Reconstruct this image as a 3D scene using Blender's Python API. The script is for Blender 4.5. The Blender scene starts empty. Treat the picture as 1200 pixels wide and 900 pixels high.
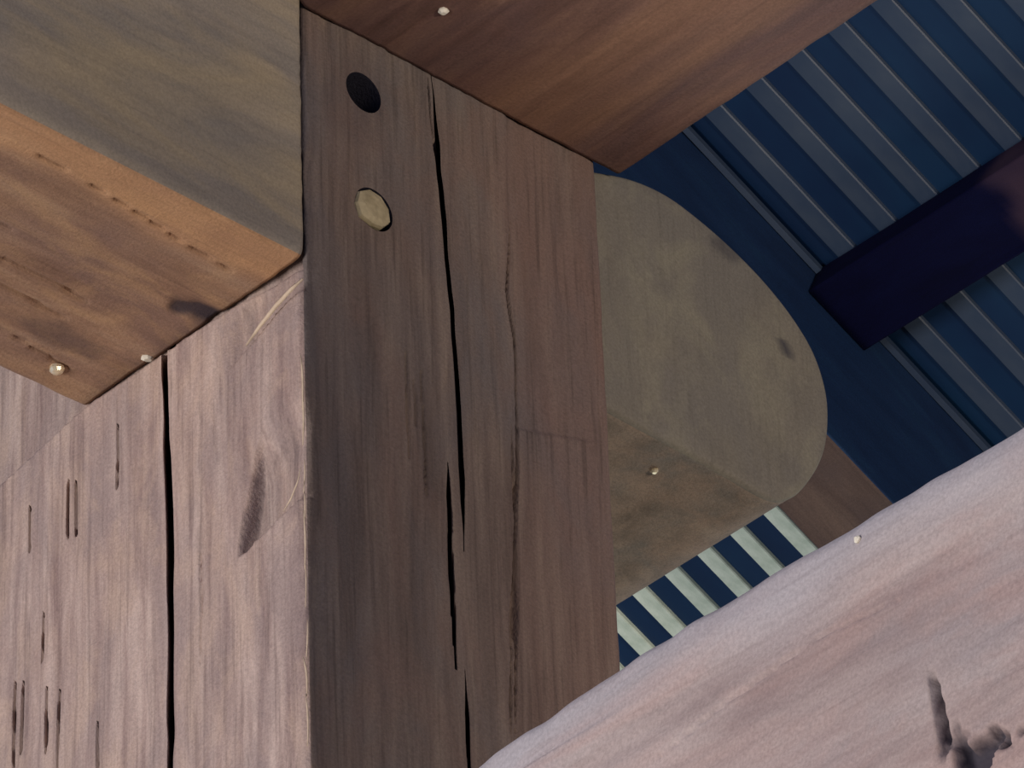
import bpy, math, random
import numpy as np
from mathutils import Matrix, Vector

scene = bpy.context.scene
col = scene.collection

# ------------------------------------------------------------------ camera
cam_d = bpy.data.cameras.new('camera')
cam_d.sensor_width = 36.0
cam_d.lens = 210.0
cam_d.clip_start = 0.05
cam_o = bpy.data.objects.new('camera', cam_d)
col.objects.link(cam_o)
CR = Vector((0.73475039, -0.67754052, -0.03287404))
CU = Vector((-0.36925029, -0.44014186, 0.81849213))
CF = Vector((0.56903082, 0.58924867, 0.57357644))
cam_o.matrix_world = Matrix((
    (CR.x, CU.x, -CF.x, -2.40728294),
    (CR.y, CU.y, -CF.y, -2.71360524),
    (CR.z, CU.z, -CF.z, 1.53704386),
    (0, 0, 0, 1)))
scene.camera = cam_o

# ------------------------------------------------------------------ light
scene.view_settings.view_transform = 'Standard'
scene.view_settings.look = 'None'
scene.view_settings.gamma = 1.0
scene.view_settings.exposure = 0.0
scene.view_settings.use_curve_mapping = False

world = bpy.data.worlds.new('sky')
scene.world = world
world.use_nodes = True
bg = world.node_tree.nodes['Background']
bg.inputs[0].default_value = (0.36, 0.50, 1.0, 1)
bg.inputs[1].default_value = 0.23


def area_light(name, loc, target, size, size_y, power, colour):
    d = bpy.data.lights.new(name, 'AREA')
    d.shape = 'RECTANGLE'
    d.size, d.size_y = size, size_y
    d.energy = power
    d.color = colour
    o = bpy.data.objects.new(name, d)
    col.objects.link(o)
    o.location = loc
    o.rotation_euler = (Vector(target) - Vector(loc)).to_track_quat('-Z', 'Y').to_euler()
    return o


# added area lamp for the daylight from the left, no door built
area_light('left_side_lamp', (-5.0, 1.0, 1.9), (0, 0, 4.2), 2.6, 2.4, 285, (1.0, 0.955, 0.94))
# added fill lamp, weaker and warmer, behind the viewer
area_light('front_fill', (-0.12, -6.2, 1.9), (0.1, 0, 4.2), 1.1, 0.9, 255, (1.0, 0.87, 0.72))

# added fill lamp on the far side for the undersides and roof
area_light('far_side_fill', (5.5, 2.6, 1.2), (1.2, 0.8, 4.8), 3.0, 2.0, 120, (0.95, 1.0, 0.97))

# ------------------------------------------------------------------ numpy noise
rng = np.random.RandomState(7)
LAT = rng.rand(64, 64, 64).astype(np.float32)


def vnoise(x, y, z):
    xi, yi, zi = np.floor(x).astype(int), np.floor(y).astype(int), np.floor(z).astype(int)
    fx, fy, fz = x - xi, y - yi, z - zi
    fx, fy, fz = [f * f * (3 - 2 * f) for f in (fx, fy, fz)]
    a = 0
    for i in (0, 1):
        for j in (0, 1):
            for k in (0, 1):
                w = (fx if i else 1 - fx) * (fy if j else 1 - fy) * (fz if k else 1 - fz)
                a = a + w * LAT[(xi + i) & 63, (yi + j) & 63, (zi + k) & 63]
    return a * 2 - 1


def sstep(a, b, x):
    t = np.clip((x - a) / (b - a), 0, 1)
    return t * t * (3 - 2 * t)


# ------------------------------------------------------------------ materials
def nodes_of(name):
    m = bpy.data.materials.new(name)
    m.use_nodes = True
    nt = m.node_tree
    return m, nt, nt.nodes['Principled BSDF']


def rgba(c):
    return (c[0], c[1], c[2], 1)


def ramp(nt, stops):
    r = nt.nodes.new('ShaderNodeValToRGB')
    e = r.color_ramp.elements
    while len(e) < len(stops):
        e.new(0.5)
    for i, (p, c) in enumerate(stops):
        e[i].position = p
        e[i].color = rgba(c)
    return r


def noise(nt, vec, scale, detail=4, rough=0.55, dist=0.0):
    n = nt.nodes.new('ShaderNodeTexNoise')
    n.inputs['Scale'].default_value = scale
    n.inputs['Detail'].default_value = detail
    n.inputs['Roughness'].default_value = rough
    n.inputs['Distortion'].default_value = dist
    nt.links.new(vec, n.inputs['Vector'])
    return n.outputs['Fac']


def mapping(nt, vec, scale, loc=(0, 0, 0)):
    mp = nt.nodes.new('ShaderNodeMapping')
    mp.inputs['Scale'].default_value = scale
    mp.inputs['Location'].default_value = loc
    nt.links.new(vec, mp.inputs['Vector'])
    return mp.outputs[0]


def mix(nt, fac, a, b, mode='MIX'):
    m = nt.nodes.new('ShaderNodeMix')
    m.data_type = 'RGBA'
    m.blend_type = mode
    for s, v in ((m.inputs[0], fac), (m.inputs[6], a), (m.inputs[7], b)):
        if hasattr(v, 'is_linked') or hasattr(v, 'links'):
            nt.links.new(v, s)
        elif isinstance(v, (tuple, list)):
            s.default_value = rgba(v)
        else:
            s.default_value = v
    return m.outputs[2]


def mrange(nt, v, a, b, c=0.0, d=1.0):
    m = nt.nodes.new('ShaderNodeMapRange')
    nt.links.new(v, m.inputs[0])
    for i, x in enumerate((a, b, c, d)):
        m.inputs[i + 1].default_value = x
    return m.outputs[0]


def wood(name, dark, mid, light, patch, patch2=None, seed=0.0, grain=70, stretch=0.05, patch_scale=7,
         patch_stretch=0.5, patch_amt=0.75, patch2_amt=0.5, grain_amt=1.0, rough=0.8, stain_shade=(0.02, 0.02, 0.035), bump=0.25, spec=0.25, tint=None, fibre=0.2):
    """timber: streaks along the local z axis, broad patches of another tone, fine speckle, stain mask"""
    m, nt, b = nodes_of(name)
    tc = nt.nodes.new('ShaderNodeTexCoord').outputs['Object']
    g = mapping(nt, tc, (1, 1, stretch), (seed, seed * 1.7, seed * 0.3))
    n1 = noise(nt, g, grain, 6, 0.62, 0.4)
    rp = ramp(nt, [(0.30, dark), (0.5, mid), (0.72, light)])
    nt.links.new(n1, rp.inputs[0])
    c = mix(nt, grain_amt, mid, rp.outputs[0])
    p = mapping(nt, tc, (1, 1, patch_stretch), (seed * 2.1 + 3, seed, 5 + seed))
    n2 = noise(nt, p, patch_scale, 4, 0.6, 0.6)
    c = mix(nt, mrange(nt, n2, 0.42, 0.62, 0, patch_amt), c, patch)
    if patch2:
        p2 = mapping(nt, tc, (1, 1, patch_stretch), (seed * 0.7 + 11, 7 + seed, seed))
        n3 = noise(nt, p2, patch_scale * 1.6, 4, 0.6, 0.8)
        c = mix(nt, mrange(nt, n3, 0.48, 0.66, 0, patch2_amt), c, patch2)
    if tint:
        ta = nt.nodes.new('ShaderNodeAttribute')
        ta.attribute_name = 'tint'
        c = mix(nt, ta.outputs['Fac'], c, mix(nt, 0.45, tint, c))
    # fine dark fibres
    n4 = noise(nt, mapping(nt, tc, (1, 1, 0.035), (seed, 1, 2)), 210, 3, 0.6)
    fib = mrange(nt, n4, 0.52, 0.72, 0, fibre)
    c = mix(nt, fib, c, tuple(v * 0.45 for v in dark))
    # fine speckle
    n5 = noise(nt, tc, 420, 2, 0.7)
    sp = mrange(nt, n5, 0.3, 0.7, 0.86, 1.14)
    cb = nt.nodes.new('ShaderNodeCombineColor')
    for i in range(3):
        nt.links.new(sp, cb.inputs[i])
    c = mix(nt, 1.0, c, cb.outputs[0], 'MULTIPLY')
    at = nt.nodes.new('ShaderNodeAttribute')
    at.attribute_name = 'stain_shade'
    c = mix(nt, at.outputs['Fac'], c, stain_shade)
    nt.links.new(c, b.inputs['Base Color'])
    b.inputs['Roughness'].default_value = rough
    b.inputs['Specular IOR Level'].default_value = spec
    bm = nt.nodes.new('ShaderNodeBump')
    bm.inputs['Strength'].default_value = bump
    bm.inputs['Distance'].default_value = 0.002
    add = nt.nodes.new('ShaderNodeMath')
    add.operation = 'ADD'
    nt.links.new(n1, add.inputs[0])
    nt.links.new(n5, add.inputs[1])
    nt.links.new(add.outputs[0], bm.inputs['Height'])
    nt.links.new(bm.outputs[0], b.inputs['Normal'])
    return m


def plain(name, c1, c2, scale=30, rough=0.5, metal=0.0, stretch=(1, 1, 1), spec=0.5, bump=0.0):
    m, nt, b = nodes_of(name)
    tc = nt.nodes.new('ShaderNodeTexCoord').outputs['Object']
    n = noise(nt, mapping(nt, tc, stretch), scale, 5, 0.6)
    rp = ramp(nt, [(0.35, c1), (0.65, c2)])
    nt.links.new(n, rp.inputs[0])
    nt.links.new(rp.outputs[0], b.inputs['Base Color'])
    b.inputs['Roughness'].default_value = rough
    b.inputs['Metallic'].default_value = metal
    b.inputs['Specular IOR Level'].default_value = spec
    if bump:
        bm = nt.nodes.new('ShaderNodeBump')
        bm.inputs['Strength'].default_value = bump
        bm.inputs['Distance'].default_value = 0.003
        nt.links.new(n, bm.inputs['Height'])
        nt.links.new(bm.outputs[0], b.inputs['Normal'])
    return m


M = {}
M['post_lit'] = wood('lit_pink_wood', (0.24, 0.16, 0.14), (0.41, 0.295, 0.25), (0.58, 0.44, 0.37),  # lit face of the post, daylight put into its colour
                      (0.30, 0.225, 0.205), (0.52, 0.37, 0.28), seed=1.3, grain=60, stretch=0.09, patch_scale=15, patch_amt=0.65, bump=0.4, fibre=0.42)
M['post_shaded'] = wood('shaded_brown_wood', (0.11, 0.077, 0.062), (0.175, 0.127, 0.102), (0.26, 0.195, 0.15),  # same post wood with the shade put into its colour
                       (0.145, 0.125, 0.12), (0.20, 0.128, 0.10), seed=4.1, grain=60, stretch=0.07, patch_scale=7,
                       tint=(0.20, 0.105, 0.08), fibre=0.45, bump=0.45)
M['olive'] = wood('sawn_olive_grey_wood', (0.245, 0.205, 0.162), (0.325, 0.27, 0.21), (0.41, 0.34, 0.25),
                  (0.22, 0.198, 0.17), (0.48, 0.365, 0.20), seed=2.2, grain=26, stretch=0.35, patch_scale=6.5,
                  patch_stretch=0.3, grain_amt=0.7, bump=0.12)
M['orange'] = wood('orange_brown_wood', (0.20, 0.112, 0.075), (0.32, 0.19, 0.12), (0.44, 0.29, 0.185),
                   (0.23, 0.14, 0.108), (0.47, 0.285, 0.15), seed=6.4, grain=34, stretch=0.16, patch_scale=18,
                   patch_stretch=0.35, tint=(0.60, 0.33, 0.16))
M['red_brown'] = wood('red_brown_wood', (0.105, 0.055, 0.044), (0.155, 0.082, 0.065), (0.225, 0.125, 0.088),
                      (0.115, 0.07, 0.068), (0.20, 0.112, 0.075), seed=8.8, grain=36, stretch=0.16, patch_scale=10,
                      patch_stretch=0.35, tint=(0.29, 0.155, 0.09))
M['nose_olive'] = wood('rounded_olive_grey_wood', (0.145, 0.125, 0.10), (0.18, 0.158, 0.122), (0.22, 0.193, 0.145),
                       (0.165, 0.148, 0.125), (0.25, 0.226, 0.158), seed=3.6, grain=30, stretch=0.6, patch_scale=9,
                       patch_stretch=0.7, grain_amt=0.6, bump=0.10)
M['nose_under'] = wood('grey_brown_wood', (0.17, 0.13, 0.095), (0.25, 0.19, 0.14), (0.33, 0.25, 0.18),
                       (0.18, 0.16, 0.135), (0.32, 0.22, 0.15), seed=5.2, grain=36, stretch=0.2, patch_scale=12)
M['pale_pink'] = wood('pale_pink_wood', (0.28, 0.205, 0.19), (0.38, 0.295, 0.27), (0.47, 0.385, 0.355),
                      (0.335, 0.285, 0.28), (0.42, 0.27, 0.23), seed=9.7, grain=30, stretch=0.18, patch_scale=9,
                      patch_stretch=0.4, bump=0.14, tint=(0.40, 0.385, 0.41))
M['rafter_under'] = wood('dull_brown_wood', (0.058, 0.036, 0.03), (0.085, 0.055, 0.044), (0.12, 0.08, 0.062),
                         (0.07, 0.048, 0.044), seed=7.1, grain=30, stretch=0.15, patch_scale=8)
M['rafter_shade'] = wood('rafter_shade_wood', (0.006, 0.018, 0.055), (0.008, 0.026, 0.075), (0.012, 0.04, 0.095),  # rafter side, dim blue shade put into the wood colour
                      (0.007, 0.024, 0.07), seed=2.9, grain=20, stretch=0.3, stain_shade=(0.12, 0.07, 0.09), rough=0.7)
M['purlin_shade'] = wood('purlin_shade_wood', (0.0012, 0.0014, 0.012), (0.0016, 0.002, 0.017), (0.002, 0.003, 0.022),  # purlin wood with its shade put into the colour
                       (0.0016, 0.002, 0.018), seed=1.9, grain=20, stretch=0.3, stain_shade=(0.06, 0.035, 0.05), rough=0.9, spec=0.08)
M['shaded_sheet'] = plain('shaded_blue_sheet_metal', (0.0035, 0.017, 0.055), (0.005, 0.026, 0.07), 8, 0.42, 0.0, (0.3, 1, 1))  # roof metal, dim blue shade put into its colour
M['shaded_rib'] = plain('shaded_blue_rib_metal', (0.024, 0.042, 0.08), (0.05, 0.068, 0.10), 9, 0.38, 0.0, (0.4, 1, 1))  # rib metal of the shaded bay, shade in its colour
M['daylit_rib'] = plain('daylit_rib_metal', (0.42, 0.50, 0.41), (0.60, 0.67, 0.57), 60, 0.6, 0.0, (0.6, 1, 1))  # the same rib metal with daylight put into its colour
M['peg'] = plain('pale_peg_wood', (0.32, 0.26, 0.15), (0.46, 0.38, 0.23), 110, 0.7, 0.0, (1, 1, 1), 0.2, 0.3)
M['splinter'] = plain('pale_splinter_wood', (0.48, 0.36, 0.25), (0.62, 0.48, 0.34), 90, 0.7)
M['nail'] = plain('bright_nail_metal', (0.85, 0.72, 0.45), (0.98, 0.9, 0.7), 200, 0.3, 0.6)
M['chip'] = plain('pale_chip', (0.7, 0.64, 0.5), (0.85, 0.8, 0.7), 200, 0.6)
M['soil'] = plain('brown_earth_floor', (0.10, 0.075, 0.05), (0.2, 0.15, 0.10), 3, 0.95)


# ------------------------------------------------------------------ mesh helpers
def tag(o, label=None, cat=None, group=None, kind=None):
    for k, v in (('label', label), ('category', cat), ('group', group), ('kind', kind)):
        if v:
            o[k] = v
    return o


def link_mesh(name, verts, faces, mats, parent=None, mat_idx=None, smooth=True, stain_shade=None, matrix=None, tint=None):
    me = bpy.data.meshes.new(name)
    me.from_pydata([tuple(v) for v in verts] if not isinstance(verts, list) else verts, [], faces)
    for m in mats:
        me.materials.append(m)
    if mat_idx is not None:
        me.polygons.foreach_set('material_index', np.asarray(mat_idx, dtype=np.int32))
    if smooth:
        me.polygons.foreach_set('use_smooth', np.ones(len(me.polygons), dtype=bool))
    if stain_shade is not None:
        a = me.attributes.new('stain_shade', 'FLOAT', 'POINT')
        a.data.foreach_set('value', np.asarray(stain_shade, dtype=np.float32))
    if tint is not None:
        a = me.attributes.new('tint', 'FLOAT', 'POINT')
        a.data.foreach_set('value', np.asarray(tint, dtype=np.float32))
    me.update()
    o = bpy.data.objects.new(name, me)
    col.objects.link(o)
    if matrix is not None:
        o.matrix_world = matrix
    if parent is not None:
        o.parent = parent
        o.matrix_parent_inverse = parent.matrix_world.inverted()
    return o


def frame(origin, ex, ey, ez):
    return Matrix(((ex[0], ey[0], ez[0], origin[0]), (ex[1], ey[1], ez[1], origin[1]),
                   (ex[2], ey[2], ez[2], origin[2]), (0, 0, 0, 1)))


def spaced(a, b, step):
    n = max(1, int(math.ceil((b - a) / step)))
    return list(np.linspace(a, b, n + 1))[:-1]


def timber(name, w, h, length, matrix, mats, side_mat, fine, l_fine, step=0.0018, l_step=0.0025, r=0.006,
           cracks=(), extra=None, rough=1.0, seed=0.0, bands=None, l_bands=(), checks=1.0, holes=()):
    """A hewn timber: section 0..w by 0..h, length along local z.
    Sides: 0 y=0, 1 x=w, 2 y=h, 3 x=0. fine = sides sampled densely, l_fine = (from, to) dense stretch."""
    us, vs, sd = [], [], []
    dims = [w, h, w, h]
    for s in range(4):
        L = dims[s]
        st = step if s in fine else 0.03
        edge = max(r * 1.6, 0.004)
        t = spaced(0, edge, edge / 8) + spaced(edge, L - edge, st) + spaced(L - edge, L, edge / 8)
        for (b0, b1, bs) in (bands or {}).get(s, ()):
            t = [q for q in t if q < b0 or q > b1] + list(np.arange(b0, b1, bs))
        t = np.array(sorted(t))
        if s in (2, 3):
            t = np.array(sorted(L - t)) if (bands or {}).get(s) else t
        if t[0] > 1e-6:
            t = np.concatenate([[0.0], t[t > 1e-4]])
        t = t[t < L - 1e-5]
        if s == 0:
            us += list(t); vs += [0.0] * len(t)
        elif s == 1:
            us += [w] * len(t); vs += list(t)
        elif s == 2:
            us += list(w - t); vs += [h] * len(t)
        else:
            us += [0.0] * len(t); vs += list(h - t)
        sd += [s] * len(t)
    us, vs, sd = np.array(us), np.array(vs), np.array(sd)
    ls = np.array(spaced(0, l_fine[0], 0.06) + spaced(l_fine[0], l_fine[1], l_step) + spaced(l_fine[1], length, 0.06) + [length])
    for (b0, b1, bs) in l_bands:
        ls = np.array(sorted([q for q in ls if q < b0 or q > b1] + list(np.arange(b0, b1, bs))))
    n, k = len(us), len(ls)
    X = np.repeat(us[None, :], k, 0)
    Y = np.repeat(vs[None, :], k, 0)
    L = np.repeat(ls[:, None], n, 1)
    S = np.repeat(sd[None, :], k, 0)
    col_k = {}
    for ci, cr in enumerate(cracks):  # let the columns of the grid run along the deep cracks
        if len(cr) > 5:
            pts = sorted(cr[1], key=lambda p: p[1])
            pl = [p[1] for p in pts]
            uc = np.interp(L, pl, [p[0] for p in pts]) + 0.0006 * vnoise(L * 0 + 9, L * 0 + ci, L * 45)
            tp = np.clip(np.minimum(L - pl[0], pl[-1] - L) / (0.15 * (pl[-1] - pl[0])), 0.2, 1)
            g = tp * (0.95 + 0.16 * vnoise(L * 0 + 2, L * 0 + ci, L * 22))
            U = X if cr[0] in (0, 2) else Y
            off = U - cr[5]
            col_k[ci] = np.abs(off) / cr[2]
            wgt = 1 - sstep(0.006, 0.06, np.abs(off))
            U2 = U + np.where(S == cr[0], wgt * (uc + off * g - U), 0)
            if cr[0] in (0, 2):
                X = U2
            else:
                Y = U2
    rr = r * (1 + 0.35 * vnoise(X * 0 + 3.3 + seed, Y * 0 + 1.7, L * 9 + seed) + 0.15 * vnoise(X * 9, Y * 9 + seed, L * 45))
    rr = np.clip(rr, 0.0015, 0.4 * min(w, h))
    qx = np.clip(X, rr, w - rr)
    qy = np.clip(Y, rr, h - rr)
    dx, dy = X - qx, Y - qy
    m = np.sqrt(dx * dx + dy * dy) + 1e-9
    nx, ny = dx / m, dy / m
    px, py = qx + nx * rr, qy + ny * rr
    d = np.zeros_like(X)          # inward displacement
    stain_shade = np.zeros_like(X)
    tint = None
    # broad unevenness, grain ridges, tool marks
    d += rough * 0.0012 * vnoise(X * 14 + seed, Y * 14, L * 6 + seed)
    d += rough * 0.0005 * vnoise(X * 150 + seed, Y * 150, L * 7)
    d += rough * 0.0004 * vnoise(X * 60, Y * 60 + seed, L * 40)
    # short checks along the grain
    c = vnoise(X * 95 + 5 + seed, Y * 95 + seed, L * 4.5) * 0.6 + vnoise(X * 40, Y * 40, L * 9 + seed) * 0.4
    d += rough * checks * 0.0020 * sstep(0.45, 0.65, c)
    tu = np.zeros(X.shape, dtype=complex)         # sideways drift of the crack floor
    for ci, cr in enumerate(cracks):
        side, pts, wd, dp = cr[:4]
        sl = cr[4] if len(cr) > 4 else 0.0
        pts = sorted(pts, key=lambda p: p[1])
        pl = np.array([p[1] for p in pts]); pu = np.array([p[0] for p in pts])
        on = (S == side) & (L > pl[0]) & (L < pl[-1])
        uc = np.interp(L, pl, pu) + 0.0003 * vnoise(X * 0 + 9, Y * 0 + pu[0] * 50, L * 60)
        U = X if side in (0, 2) else Y
        tp = np.clip(np.minimum(L - pl[0], pl[-1] - L) / (0.12 * (pl[-1] - pl[0])), 0.15, 1)
        hw = wd * tp * (0.8 + 0.4 * vnoise(X * 0 + 2, Y * 0 + pu[0] * 31, L * 25))
        k_ = np.where(on, dp * np.clip(2.0 * (1 - (col_k[ci] if ci in col_k else np.abs(U - uc) / hw)), 0, 1), 0)
        d += k_
        tu += sl * k_ * (1 if side in (0, 2) else 1j) if sl else 0
    if extra:
        res = extra(S, X, Y, L, nx, ny)
        d += res[0]
        stain_shade += res[1]
        if len(res) > 2:
            tint = np.clip(res[2], 0, 1).reshape(-1)
    for (cx, cl, rad, dep) in holes:
        q = np.hypot(px - cx, L - cl)
        d = np.where(S == 0, d * sstep(1.0 * rad, 1.35 * rad, q), d)
    px = px - nx * d + tu.real
    py = py - ny * d + tu.imag
    inside = np.zeros(X.shape, dtype=bool)
    for (cx, cl, rad, dep) in holes:  # bored holes on side 0: clean round rim
        vx, vl = px - cx, L - cl
        q = np.hypot(vx, vl) + 1e-9
        near = (S == 0) & (np.abs(q - rad) < 0.0008)
        px = np.where(near, cx + vx / q * rad, px)
        L = np.where(near, cl + vl / q * rad, L)
        inside |= (S == 0) & (np.hypot(px - cx, L - cl) <= rad + 1e-5)
    verts = np.stack([px, py, L], -1).reshape(-1, 3)
    ii, jj = np.meshgrid(np.arange(k - 1), np.arange(n), indexing='ij')
    j2 = (jj + 1) % n
    quads = np.stack([ii * n + jj, ii * n + j2, (ii + 1) * n + j2, (ii + 1) * n + jj], -1).reshape(-1, 4)
    mi = np.array(side_mat)[np.repeat(sd[None, :], k - 1, 0).reshape(-1)]
    if holes:
        keep = ~inside.reshape(-1)[quads].all(1)
        quads, mi = quads[keep], mi[keep]
    faces = quads.tolist()
    extra_v = []
    hole_faces = []
    for (cx, cl, rad, dep) in holes:
        b0 = len(verts) + len(extra_v)
        for yy in (-0.0002, 0.004, 0.02, dep * 0.5, dep):
            for q in range(40):
                a = 2 * math.pi * q / 40
                extra_v.append((cx + rad * math.cos(a), yy + 0.0 * q, cl + rad * math.sin(a)))
        for ring in range(4):
            for q in range(40):
                t_ = (q + 1) % 40
                hole_faces.append([b0 + ring * 40 + q, b0 + ring * 40 + t_, b0 + ring * 40 + 40 + t_, b0 + ring * 40 + 40 + q])
        hole_faces.append([b0 + 160 + q for q in range(40)])
    if extra_v:
        verts = np.concatenate([verts, np.array(extra_v)])
        stain_shade = np.concatenate([stain_shade.reshape(-1), np.full(len(extra_v), 0.96)])  # bore walls coloured near black, the shade inside painted on
        if tint is not None:
            tint = np.concatenate([tint, np.zeros(len(extra_v))])
        faces += hole_faces
        mi = list(mi) + [side_mat[0]] * len(hole_faces)
    faces.append(list(range(n))[::-1])
    faces.append([(k - 1) * n + q for q in range(n)])
    mi = list(mi) + [side_mat[2], side_mat[2]]
    o = link_mesh(name, verts.tolist(), faces, mats, mat_idx=mi, stain_shade=np.clip(stain_shade, 0, 1).reshape(-1), matrix=matrix, tint=tint)
    return o


def lathe(name, mat, parent, loc, normal, rings, seg=14, wobble=0.0, seed=1, smooth=False, roll=0.0):
    """rings = [(radius, height along normal)] closed by fans"""
    rnd = random.Random(seed)
    wob = [1 + wobble * rnd.uniform(-1, 1) for _ in range(seg)]
    q = Vector(normal).to_track_quat('Z', 'Y')
    v, f = [], []
    for (rad, hh) in rings:
        for s in range(seg):
            a = 2 * math.pi * s / seg + roll
            v.append(tuple(q @ Vector((rad * wob[s] * math.cos(a), rad * wob[s] * math.sin(a), hh)) + Vector(loc)))
    for i in range(len(rings) - 1):
        for s in range(seg):
            t = (s + 1) % seg
            f.append((i * seg + s, i * seg + t, (i + 1) * seg + t, (i + 1) * seg + s))
    f.append(tuple(range(seg))[::-1])
    f.append(tuple((len(rings) - 1) * seg + s for s in range(seg)))
    return link_mesh(name, v, f, [mat], parent, smooth=smooth)


Z0 = 4.2           # height of the joint
PW, PD = 0.318, 0.42

# ------------------------------------------------------------------ floor
fl = link_mesh('floor', [(-9, -9, -0.1), (9, -9, -0.1), (9, 9, -0.1), (-9, 9, -0.1), (-9, -9, 0), (9, -9, 0), (9, 9, 0), (-9, 9, 0)],
               [(0, 3, 2, 1), (4, 5, 6, 7), (0, 1, 5, 4), (1, 2, 6, 5), (2, 3, 7, 6), (3, 0, 4, 7)], [M['soil']], smooth=False)
tag(fl, 'bare brown earth floor under the timber frame', 'floor', kind='structure')


# ------------------------------------------------------------------ post
def post_extra(S, X, Y, L, nx, ny):
    d = np.zeros_like(X)
    st = np.zeros_like(X)
    dark, left = np.clip(-ny, 0, 1), np.clip(-nx, 0, 1)
    both = np.clip(dark + left, 0, 1)
    # tool-cut shoulder across the pale face: the wood below stands proud
    edge = Z0 - 0.004 - np.clip(Y - 0.25, 0, 1) * 0.17
    d += left * (0.004 - 0.008 * (1 - sstep(-0.0015, 0.001, L - edge)))
    st += left * 0.14 * sstep(0.0, 0.002, L - edge)
    # chip scooped out beside the arris, deepest at its slanting lower edge
    lo = 3.9643 + (0.0736 - Y) * (3.9797 - 3.9643) / (0.0736 - 0.011)
    h = L - lo
    yl = 0.0736 - 0.022 * np.clip(h / 0.08, 0, 1.4) ** 1.5
    k = sstep(-0.001, 0.0015, h) * (1 - sstep(0.05, 0.10, h)) * (1 - sstep(yl - 0.0035, yl, Y)) * (0.45 + 0.55 * sstep(0.0, 0.05, Y))
    d += left * 0.014 * k
    st += left * 0.34 * k * (0.7 + 0.5 * vnoise(X * 0, Y * 120, L * 9))
    # second chip under the tie beam with its own slanting edge
    lo = 4.1408 + (0.0796 - Y) * (4.1702 - 4.1408) / (0.0796 - 0.0035)
    h = L - lo
    k = sstep(-0.001, 0.002, h) * (1 - sstep(0.03, 0.06, h)) * (1 - sstep(0.06, 0.092, Y))
    d += left * 0.008 * k
    st += left * 0.28 * k * (0.5 + 0.7 * vnoise(X * 0 + 4, Y * 110, L * 6))
    # waney arris
    wane = 0.004 * vnoise(L * 18, L * 0 + 4, L * 0) + 0.003 * vnoise(L * 55, L * 0 + 8, L * 0)
    d += both * np.clip(wane, 0, 1) * np.exp(-(np.hypot(X, Y) / 0.012) ** 2)
    # slightly hollow band below the second line on the shaded face
    d += np.where(S == 0, 0.002 * sstep(0.0, 0.004, L - (4.1377 + (X - 0.22) * 0.276)) * sstep(0.215, 0.222, X) * (1 - sstep(0.285, 0.30, X)), 0)
    # blue-black iron stain round the empty bolt hole
    q = np.hypot((X - 0.052) / 0.05, (L - 4.385) / 0.055) + 0.3 * vnoise(X * 30, Y, L * 20)
    st += np.where(S == 0, 0.22 * (1 - sstep(0.3, 1.1, q)), 0)
    # redder heartwood on the outer third of the shaded face
    ti = np.where(S == 0, 0.6 * sstep(0.18, 0.26, X + 0.02 * vnoise(L * 9, L * 0, L * 0)) * (0.75 + 0.25 * vnoise(X * 40, Y, L * 5)), 0)
    return d, st, ti


post_cracks = [
    (0, [(0.1379, 4.445), (0.1438, 4.3507), (0.1506, 4.2386), (0.1553, 4.1286), (0.157, 4.0356), (0.1565, 4.0)], 0.0030, 0.09, 1.05, 0.150),
    (0, [(0.1429, 4.075), (0.1429, 4.0527), (0.1428, 3.9531), (0.1443, 3.89)], 0.0022, 0.04, 0.9),
    (0, [(0.1529, 3.8924), (0.1535, 3.8091), (0.153, 3.6)], 0.0026, 0.04, 0.9),
    (0, [(0.134, 4.44), (0.1365, 4.40), (0.1405, 4.36)], 0.0012, 0.01),
    (0, [(0.2203, 4.34), (0.2127, 4.2676), (0.2187, 4.2214), (0.2155, 4.092), (0.21, 4.0272), (0.2096, 3.9809), (0.2033, 3.86)], 0.0026, 0.008),
    (0, [(0.2105, 4.14), (0.2115, 4.05), (0.2040, 3.95), (0.1975, 3.85)], 0.0018, 0.006),
    (0, [(0.103, 4.16), (0.104, 4.06)], 0.0014, 0.006),
    (0, [(0.118, 4.15), (0.121, 4.03)], 0.0014, 0.007),
    (0, [(0.111, 4.14), (0.112, 4.09)], 0.0012, 0.005),
    (3, [(0.158, 4.40), (0.1567, 4.2), (0.1546, 4.1258), (0.1510, 4.0456), (0.1497, 4.0056), (0.1498, 3.9234), (0.1498, 3.8199), (0.150, 3.5)], 0.0036, 0.13, 1.05, 0.152),
    (3, [(0.1155, 3.99), (0.1155, 3.9364), (0.117, 3.89)], 0.0012, 0.006),
    (3, [(0.3363, 3.99), (0.334, 3.90)], 0.0017, 0.010, 0.8), (3, [(0.325, 3.98), (0.326, 3.91)], 0.0015, 0.010, 0.8),
    (3, [(0.295, 3.96), (0.295, 3.90)], 0.0017, 0.010, 0.8), (3, [(0.2795, 3.95), (0.281, 3.85)], 0.0015, 0.010, 0.8),
    (3, [(0.2336, 3.90), (0.2336, 3.84)], 0.0012, 0.010, 0.8), (3, [(0.2721, 4.14), (0.2721, 4.08)], 0.0013, 0.010, 0.8),
    (3, [(0.3192, 4.14), (0.3192, 4.09)], 0.0013, 0.010, 0.8), (3, [(0.262, 4.135), (0.262, 4.075)], 0.0010, 0.010, 0.8),
    (3, [(0.30, 4.03), (0.301, 3.98)], 0.0012, 0.010, 0.8), (3, [(0.212, 4.16), (0.213, 4.09)], 0.0010, 0.010, 0.8),
]
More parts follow.
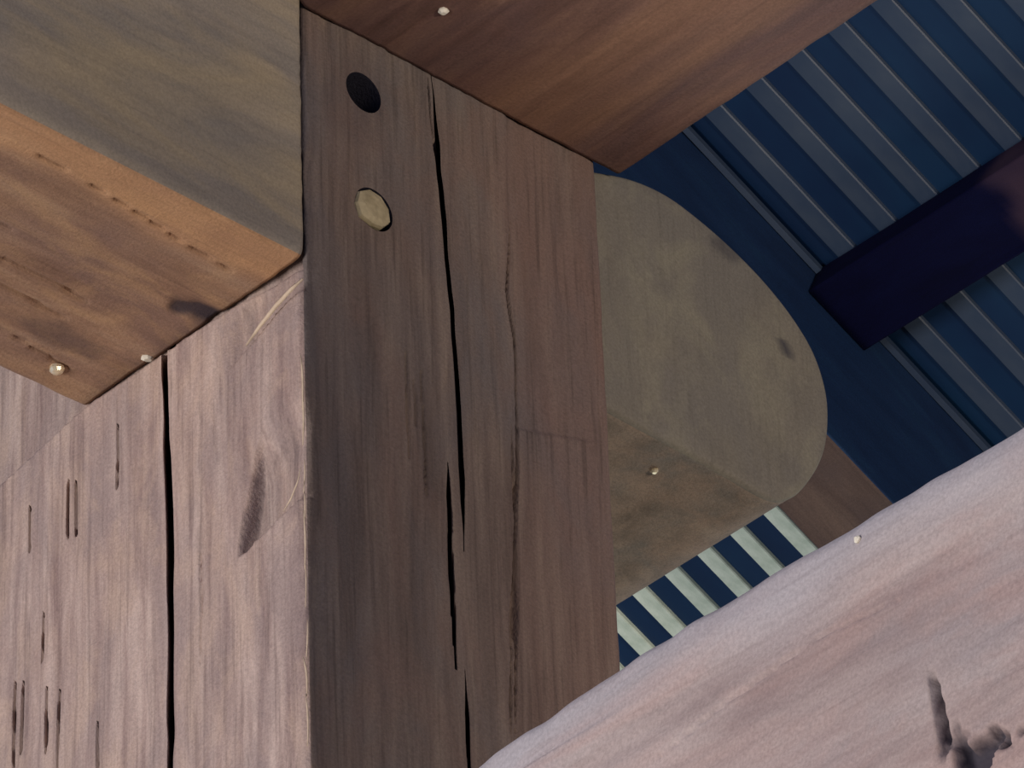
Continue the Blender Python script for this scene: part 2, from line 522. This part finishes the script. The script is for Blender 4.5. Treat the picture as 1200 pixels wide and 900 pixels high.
post = timber('timber_post', PW, PD, 4.95, frame((0, 0, 0), (1, 0, 0), (0, 1, 0), (0, 0, 1)),
              [M['post_shaded'], M['post_lit']], [0, 0, 0, 1], (0, 3), (3.70, 4.46), step=0.0013, l_step=0.002, r=0.006,
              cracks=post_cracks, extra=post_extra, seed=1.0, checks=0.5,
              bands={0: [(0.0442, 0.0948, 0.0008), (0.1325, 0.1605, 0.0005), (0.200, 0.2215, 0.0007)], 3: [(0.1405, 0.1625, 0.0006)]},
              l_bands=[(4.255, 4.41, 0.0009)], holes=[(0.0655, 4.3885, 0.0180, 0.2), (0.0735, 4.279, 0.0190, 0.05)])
tag(post, 'big square upright timber post with one face coloured as lit and one cracked face coloured as shaded', 'post')

# splinters lifting from the arris
def splinter(pts, wd, upright=False):
    v, f = [], []
    n = len(pts)
    for i, p in enumerate(pts):
        t = wd * (0.25 + 0.75 * math.sin(math.pi * (i + 0.35) / (n - 0.3)))
        for (ax, az) in ((-0.6, 0.0), (0, 1.0), (0.4, 0), (0, -1.0)):
            v.append((p[0] + ax * t, p[1] + az * t, p[2]) if upright else (p[0] + ax * t, p[1], p[2] + az * t))
    for i in range(n - 1):
        for s in range(4):
            q = (s + 1) % 4
            f.append((i * 4 + s, i * 4 + q, i * 4 + 4 + q, i * 4 + 4 + s))
    f.append((3, 2, 1, 0))
    f.append(tuple((n - 1) * 4 + s for s in range(4)))
    return tag(link_mesh('splinter', v, f, [M['splinter']], post), 'pale splinter lifting from the edge')


splinter([(-0.005, 0.060, 4.1480), (-0.007, 0.042, 4.1550), (-0.008, 0.022, 4.1625), (-0.007, 0.006, 4.1690), (-0.004, -0.004, 4.1745)], 0.0032)
splinter([(-0.005, 0.020, 3.9770), (-0.008, 0.008, 3.9810), (-0.010, -0.002, 3.9900), (-0.009, -0.004, 4.0010)], 0.0014)

rs = random.Random(3)
for i in range(9):
    z0 = 3.77 + 0.036 * i + rs.uniform(-0.008, 0.008)
    h_ = rs.uniform(0.03, 0.055)
    lean = rs.uniform(-0.003, 0.002)
    splinter([(-0.0035 + lean * (k / 5) * (k / 5), -0.0005 - 0.0012 * math.sin(k * 0.63), z0 + h_ * k / 5) for k in range(6)], rs.uniform(0.0007, 0.0014), True)

# ------------------------------------------------------------------ peg in its hole
peg = lathe('wooden_peg', M['peg'], None, (0.0705, 0.019, 4.2765), (0, -1, 0),
            [(0.0165, 0.0), (0.0168, 0.020), (0.0160, 0.0225), (0.010, 0.0245)], seg=9, wobble=0.07, seed=5, roll=0.4)
tag(peg, 'pale round wooden peg end set in the dark post face', 'peg')


# ------------------------------------------------------------------ tie beam meeting the pale face of the post
def tie_extra(S, X, Y, L, nx, ny):
    d = np.zeros_like(X)
    st = np.zeros_like(X)
    so = S == 0
    wx = L - 1.6                      # world x
    q = np.hypot((wx + 0.012) / 0.03, (X - 0.106) / 0.016) + 0.35 * vnoise(X * 70, Y, L * 70)
    st += np.where(so, 0.85 * (1 - sstep(0.5, 1.1, q)), 0)
    d += np.where(so, 0.002 * (1 - sstep(0.5, 1.0, q)), 0)
    q = np.hypot((wx + 0.07) / 0.035, (X - 0.20) / 0.018) + 0.4 * vnoise(X * 60 + 3, Y, L * 60)
    st += np.where(so, 0.35 * (1 - sstep(0.5, 1.1, q)), 0)
    # light sapwood band along the near bottom edge, rusty band on the side towards the post
    ti = np.where(so, 1 - sstep(0.03, 0.055, X + 0.010 * vnoise(L * 10, X * 0, X * 0)), 0)
    return d, st, ti


tie = timber('tie_beam', 0.262, 0.40, 1.6, frame((-1.6, 0.0, Z0), (0, 1, 0), (0, 0, 1), (1, 0, 0)),
             [M['olive'], M['orange']], [1, 0, 0, 0], (0, 3), (1.12, 1.6), step=0.0025, l_step=0.003, r=0.009,
             cracks=[(0, [(0.03, 1.35), (0.034, 1.43), (0.045, 1.52), (0.05, 1.58)], 0.0016, 0.005),
                     (0, [(0.07, 1.20), (0.066, 1.30), (0.063, 1.36)], 0.003, 0.008),
                     (0, [(0.11, 1.26), (0.12, 1.35), (0.115, 1.42)], 0.0025, 0.006),
                     (0, [(0.18, 1.35), (0.175, 1.45), (0.18, 1.53)], 0.0022, 0.006),
                     (0, [(0.225, 1.38), (0.222, 1.50), (0.23, 1.57)], 0.0022, 0.006),
                     (0, [(0.15, 1.42), (0.148, 1.48), (0.152, 1.52)], 0.0022, 0.006)],
             extra=tie_extra, rough=1.0, checks=0.5, seed=4.0)
tag(tie, 'horizontal beam with olive grey side and orange brown underside running into the post', 'beam', kind='thing')
lathe('nail', M['nail'], tie, (-0.049, 0.2331, Z0 + 0.002), (0.1, 0, -1), [(0.0055, 0.0), (0.0062, 0.003), (0.0045, 0.0055), (0.0015, 0.0065)], 10, 0.1, 3)
lathe('nail', M['chip'], tie, (-0.004, 0.1770, Z0 + 0.002), (0.1, 0, -1), [(0.0045, 0.0), (0.005, 0.0025), (0.003, 0.004)], 8, 0.25, 4)


# ------------------------------------------------------------------ upper beam butting against the dark face
def top_extra(S, X, Y, L, nx, ny):
    d = np.zeros_like(X)
    st = np.zeros_like(X)
    # lighter orange streak along the middle of the underside
    w = Y + 0.02 * vnoise(L * 6, L * 0 + 2, L * 0)
    ti = np.where(S == 3, sstep(0.17, 0.215, w) * (1 - sstep(0.275, 0.30, w)) * (0.8 + 0.3 * vnoise(X, Y * 50, L * 8)), 0)
    return d, st, ti


top = timber('upper_beam', 0.34, 0.345, 1.9985, frame((0.0, -2.0, Z0 + 0.2415), (0, 0, 1), (1, 0, 0), (0, 1, 0)),
             [M['red_brown']], [0, 0, 0, 0], (3,), (1.45, 1.9985), step=0.0025, l_step=0.003, r=0.008,
             cracks=[(3, [(0.12, 1.7), (0.115, 1.9)], 0.0016, 0.004)],
             extra=top_extra, rough=1.0, checks=0.4, seed=7.0)
tag(top, 'red brown beam overhead with its underside meeting the top of the dark post face', 'beam', kind='thing')
lathe('nail', M['chip'], top, (0.0906, -0.0674, Z0 + 0.2435), (0, 0, -1), [(0.0035, 0.0), (0.004, 0.003), (0.002, 0.005)], 8, 0.25, 6)

# ------------------------------------------------------------------ rounded tail of the beam beyond the post
ctl = [(PW, 0.012), (0.36, 0.0105), (0.41, 0.009), (0.46, 0.006), (0.508, 0.0045), (0.535, 0.019), (0.557, 0.045), (0.575, 0.078),
       (0.5835, 0.112), (0.5835, 0.145), (0.572, 0.178), (0.549, 0.2042), (0.518, 0.226), (0.4828, 0.2427), (0.445, 0.255),
       (0.4061, 0.262), (0.365, 0.258), (PW, 0.243)]


def catmull(P, n):
    out = []
    for i in range(len(P) - 1):
        p0, p1, p2, p3 = P[max(i - 1, 0)], P[i], P[i + 1], P[min(i + 2, len(P) - 1)]
        for k in range(n):
            t = k / n
            out.append(tuple(0.5 * ((2 * b) + (c - a) * t + (2 * a - 5 * b + 4 * c - d) * t * t + (3 * b - a - 3 * c + d) * t ** 3)
                             for a, b, c, d in zip(p0, p1, p2, p3)))
    out.append(P[-1])
    return out


prof = catmull(ctl, 9)
cxy = (0.43, 0.13)
rings = []
ND = 60
depth = 0.27
bev = 0.005
for ins, dy in [(0.005, 0.0), (0.0025, 0.0008), (0.0008, 0.0025), (0.0, 0.005)] + [(0.0, 0.005 + (depth - 0.01) * i / ND) for i in range(1, ND + 1)] + [(0.005, depth)]:
    ring = []
    for (x, z) in prof:
        vx, vz = cxy[0] - x, cxy[1] - z
        ln = math.hypot(vx, vz)
        keep = 0.0 if x < PW + 1e-4 else 1.0
        ring.append((x + keep * vx / ln * ins, 0.010 + dy, z + vz / ln * ins + Z0))
    rings.append(ring)
arr = np.array(rings)
nz = 0.0009 * vnoise(arr[..., 0] * 60, arr[..., 1] * 9, arr[..., 2] * 60)
arr[4:, 1:-1, 2] += nz[4:, 1:-1]
nP = len(prof)
verts = arr.reshape(-1, 3).tolist()
faces, mi = [], []
for i in range(len(rings) - 1):
    for j in range(nP):
        k = (j + 1) % nP
        faces.append((i * nP + j, (i + 1) * nP + j, (i + 1) * nP + k, i * nP + k))
        mi.append(0 if i < 3 else 1)
# front face: concentric rings towards a middle, gently uneven
base = len(verts)
NC = 14
for c in range(1, NC):
    for (x, y, z) in rings[0]:
        t = c / NC
        xx, zz = x + (PW + 0.1 - x) * t, z + (Z0 + 0.13 - z) * t
        verts.append((xx, 0.010 + 0.0012 * float(vnoise(np.array(xx * 40), np.array(0.0), np.array(zz * 40))) * min(1, c / 2) , zz))
verts.append((PW + 0.1, 0.010, Z0 + 0.13))
prev = 0
for c in range(1, NC):
    cur = base + (c - 1) * nP
    for j in range(nP):
        k = (j + 1) % nP
        faces.append((prev + j, prev + k, cur + k, cur + j)); mi.append(0)
    prev = cur
for j in range(nP):
    faces.append((prev + j, prev + (j + 1) % nP, len(verts) - 1)); mi.append(0)
faces.append(tuple((len(rings) - 1) * nP + j for j in range(nP))); mi.append(1)
V = np.array(verts)
st = np.zeros(len(V))
for (sx, sz, rx, rz, a) in ((0.4726, 4.436, 0.022, 0.011, 0.45), (0.536, 4.3653, 0.008, 0.010, 0.75)):
    q = np.hypot((V[:, 0] - sx) / rx, (V[:, 2] - sz) / rz)
    st += np.where(V[:, 1] < 0.013, a * (1 - sstep(0.6, 1.2, q)), 0)
tail = link_mesh('rounded_beam_end', verts, faces, [M['nose_olive'], M['nose_under']], mat_idx=mi, stain_shade=st)
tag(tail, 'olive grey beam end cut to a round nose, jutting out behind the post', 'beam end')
lathe('nail', M['nail'], tail, (0.4117, 0.0461, Z0 + 0.0105), (0, 0, -1), [(0.003, 0.0), (0.0034, 0.003), (0.0018, 0.0045)], 8, 0.2, 8)


# ------------------------------------------------------------------ pale lower beam crossing in front
def rail_extra(S, X, Y, L, nx, ny):
    d = np.zeros_like(X)
    st = np.zeros_like(X)
    sf = S == 0
    wy, wz = L - 2.2, X + 3.13
    # knot with a torn gash
    q = np.hypot((wy + 0.8380) / 0.026, (wz - 3.268) / 0.024) + 0.30 * vnoise(L * 60, Y, X * 60) + 0.45 * vnoise(L * 150, Y, X * 110)
    d += np.where(sf, 0.012 * (1 - sstep(0.4, 1.0, q)), 0)
    st += np.where(sf, 0.92 * (1 - sstep(0.55, 1.05, q)), 0)
    q = np.abs((wy + 0.8109) - (wz - 3.3244) * 0.135 + 0.001) / (0.0035 + 0.04 * np.clip(3.335 - wz, 0, 0.06))
    on = sstep(3.284, 3.292, wz) * (1 - sstep(3.325, 3.338, wz))
    d += np.where(sf, 0.010 * on * (1 - sstep(0.3, 1.0, q)), 0)
    st += np.where(sf, 0.8 * on * (1 - sstep(0.4, 1.0, q)), 0)
    # long shallow hollow along the grain
    q = (wz - (3.395 + 0.02 * np.sin(wy * 7))) / 0.012
    d += np.where(sf, 0.0022 * sstep(-1.6, -0.4, q) * (1 - sstep(0, 2.0, q)) * sstep(-0.95, -0.8, wy), 0)
    # drooping top arris towards the post
    d += np.where(X > 0.30, 0.010 * sstep(-0.62, -0.35, wy), 0)
    # greyer, bluer strip along the top arris
    ti = np.where(sf, sstep(0.27, 0.325, X + 0.02 * vnoise(L * 12, L * 0, L * 0)), 1)
    return d, st, ti


rail = timber('lower_beam', 0.337, 0.2435, 2.9, frame((-0.25, -2.2, 3.13), (0, 0, 1), (1, 0, 0), (0, 1, 0)),
              [M['pale_pink']], [0, 0, 0, 0], (0,), (1.15, 1.95), step=0.0022, l_step=0.0022, r=0.016,
              cracks=[(0, [(0.262, 1.40), (0.270, 1.47), (0.262, 1.55), (0.250, 1.62)], 0.0014, 0.002)],
              extra=rail_extra, rough=0.8, checks=0.25, seed=9.0)
tag(rail, 'broad pale pink beam crossing low in front of the post, with a dark knot', 'beam', kind='thing')
lathe('nail', M['chip'], rail, (-0.2485, -0.764, 3.4480), (-1, 0, 0), [(0.0022, 0.0), (0.0025, 0.003), (0.0012, 0.004)], 8, 0.2, 9)

# ------------------------------------------------------------------ roof: rafter, purlin, corrugated sheets
K = -0.5
th = math.atan(0.5)
SD = Vector((math.cos(th), 0, -math.sin(th)))
SN = Vector((math.sin(th), 0, math.cos(th)))


def roof_z(x):
    return 5.8733 + K * (x - 1.9659)


RH = 0.2255
xa = 0.2
ro = Vector((xa, 1.30, roof_z(xa))) - SN * (RH + 0.001)
raf = timber('rafter', 0.13, RH, 3.4, frame(ro, (0, 1, 0), SN, SD), [M['rafter_shade'], M['rafter_under']], [1, 0, 0, 0], (0, 3), (1.6, 2.8),
             step=0.008, l_step=0.012, r=0.004, seed=3.0, rough=0.8)
so_ = [Vector((xa, 1.2985, roof_z(xa))) + SN * u_ + SD * l_ + Vector((0, y_, 0)) for l_ in (0.1, 3.3) for (y_, u_) in ((0, -0.012), (0, -0.002), (-0.007, -0.002), (-0.007, -0.009))]
tag(link_mesh('bright_line_strip', [tuple(v) for v in so_], [(3, 2, 1, 0), (4, 5, 6, 7), (0, 1, 5, 4), (1, 2, 6, 5), (2, 3, 7, 6), (3, 0, 4, 7)], [M['shaded_rib']], raf, smooth=False),  # added strip standing in for the bright rim line
    'thin strip added for the bright line under the roof sheet')
tag(raf, 'sloping rafter with brown underside and blue shade painted on its side, behind the rounded beam end', 'rafter')


def pur_extra(S, X, Y, L, nx, ny):
    wy = L - 1.2
    q = np.hypot((wy - 0.97) / 0.05, (X - 0.02) / 0.05) + 0.3 * vnoise(X * 30, Y * 30, L * 30)
    return np.zeros_like(X), np.where((S == 0) | (S == 3), 0.6 * (1 - sstep(0.3, 1.1, q)), 0)


PUW, PUH = 0.105, 0.05
po = Vector((2.0, -1.2, roof_z(2.0))) - SN * (PUH + 0.001)
pur = timber('purlin', PUH, PUW, 2.498, frame(po, SN, SD, (0, 1, 0)), [M['purlin_shade']], [0, 0, 0, 0], (0, 3), (1.9, 2.498),
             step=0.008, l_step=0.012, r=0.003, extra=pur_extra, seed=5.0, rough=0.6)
tag(pur, 'purlin with navy shade in its colour, crossing under the corrugated roof', 'purlin')


def sheet(name, y0, y1, ribs, mat_pan, mat_rib, rib_w, label, rib_label):
    x0, x1, t = -1.2, 3.3, 0.004
    a = Vector((x0, 0, roof_z(x0))); b = Vector((x1, 0, roof_z(x1)))
    v = []
    for up in (0.0065, 0.0105):
        for p in (a, b):
            for y in (y0, y1):
                q = p + SN * up
                v.append((q.x, y, q.z))
    f = [(0, 1, 3, 2), (4, 6, 7, 5), (0, 4, 5, 1), (2, 3, 7, 6), (0, 2, 6, 4), (1, 5, 7, 3)]
    o = link_mesh(name, v, f, [mat_pan], smooth=False)
    tag(o, label, 'roof sheet')
    # a rib: pressed trapezoid running down the slope
    n = 24
    prof = [(-0.5 * rib_w, 0.0064), (-0.47 * rib_w, 0.002), (-0.42 * rib_w, 0.0005), (0.42 * rib_w, 0.0005), (0.47 * rib_w, 0.002), (0.5 * rib_w, 0.0064)]
    rv, rf = [], []
    for i in range(n + 1):
        p = a.lerp(b, i / n)
        for (dy, up) in prof:
            q = p + SN * up
            rv.append((q.x, dy, q.z))
    m = len(prof)
    for i in range(n):
        for j in range(m):
            k = (j + 1) % m
            rf.append((i * m + j, i * m + k, (i + 1) * m + k, (i + 1) * m + j))
    rf.append(tuple(range(m))[::-1]); rf.append(tuple(n * m + j for j in range(m)))
    me = None
    for y in ribs:
        if me is None:
            r_ = link_mesh('rib', rv, rf, [mat_rib], o, smooth=False)
            me = r_.data
        else:
            r_ = bpy.data.objects.new('rib', me)
            col.objects.link(r_)
            r_.parent = o
        r_.location.y = y
        if rib_label:
            r_['label'] = rib_label
    return o


sheet('corrugated_roof_sheet', -1.2, 1.366, [1.2535 - 0.0705 * i for i in range(0, 26)], M['shaded_sheet'], M['shaded_rib'], 0.030,
      'corrugated roof sheet with blue shade in its colour above the purlin', None)
sheet('corrugated_roof_sheet', 1.3665, 3.2, [1.4887 + 0.0607 * i for i in range(0, 26)], M['shaded_sheet'], M['daylit_rib'], 0.026,
      'corrugated roof sheet with daylight painted on its ribs and shade in its troughs showing below the rounded beam end', 'rib with daylight in its pale colour')
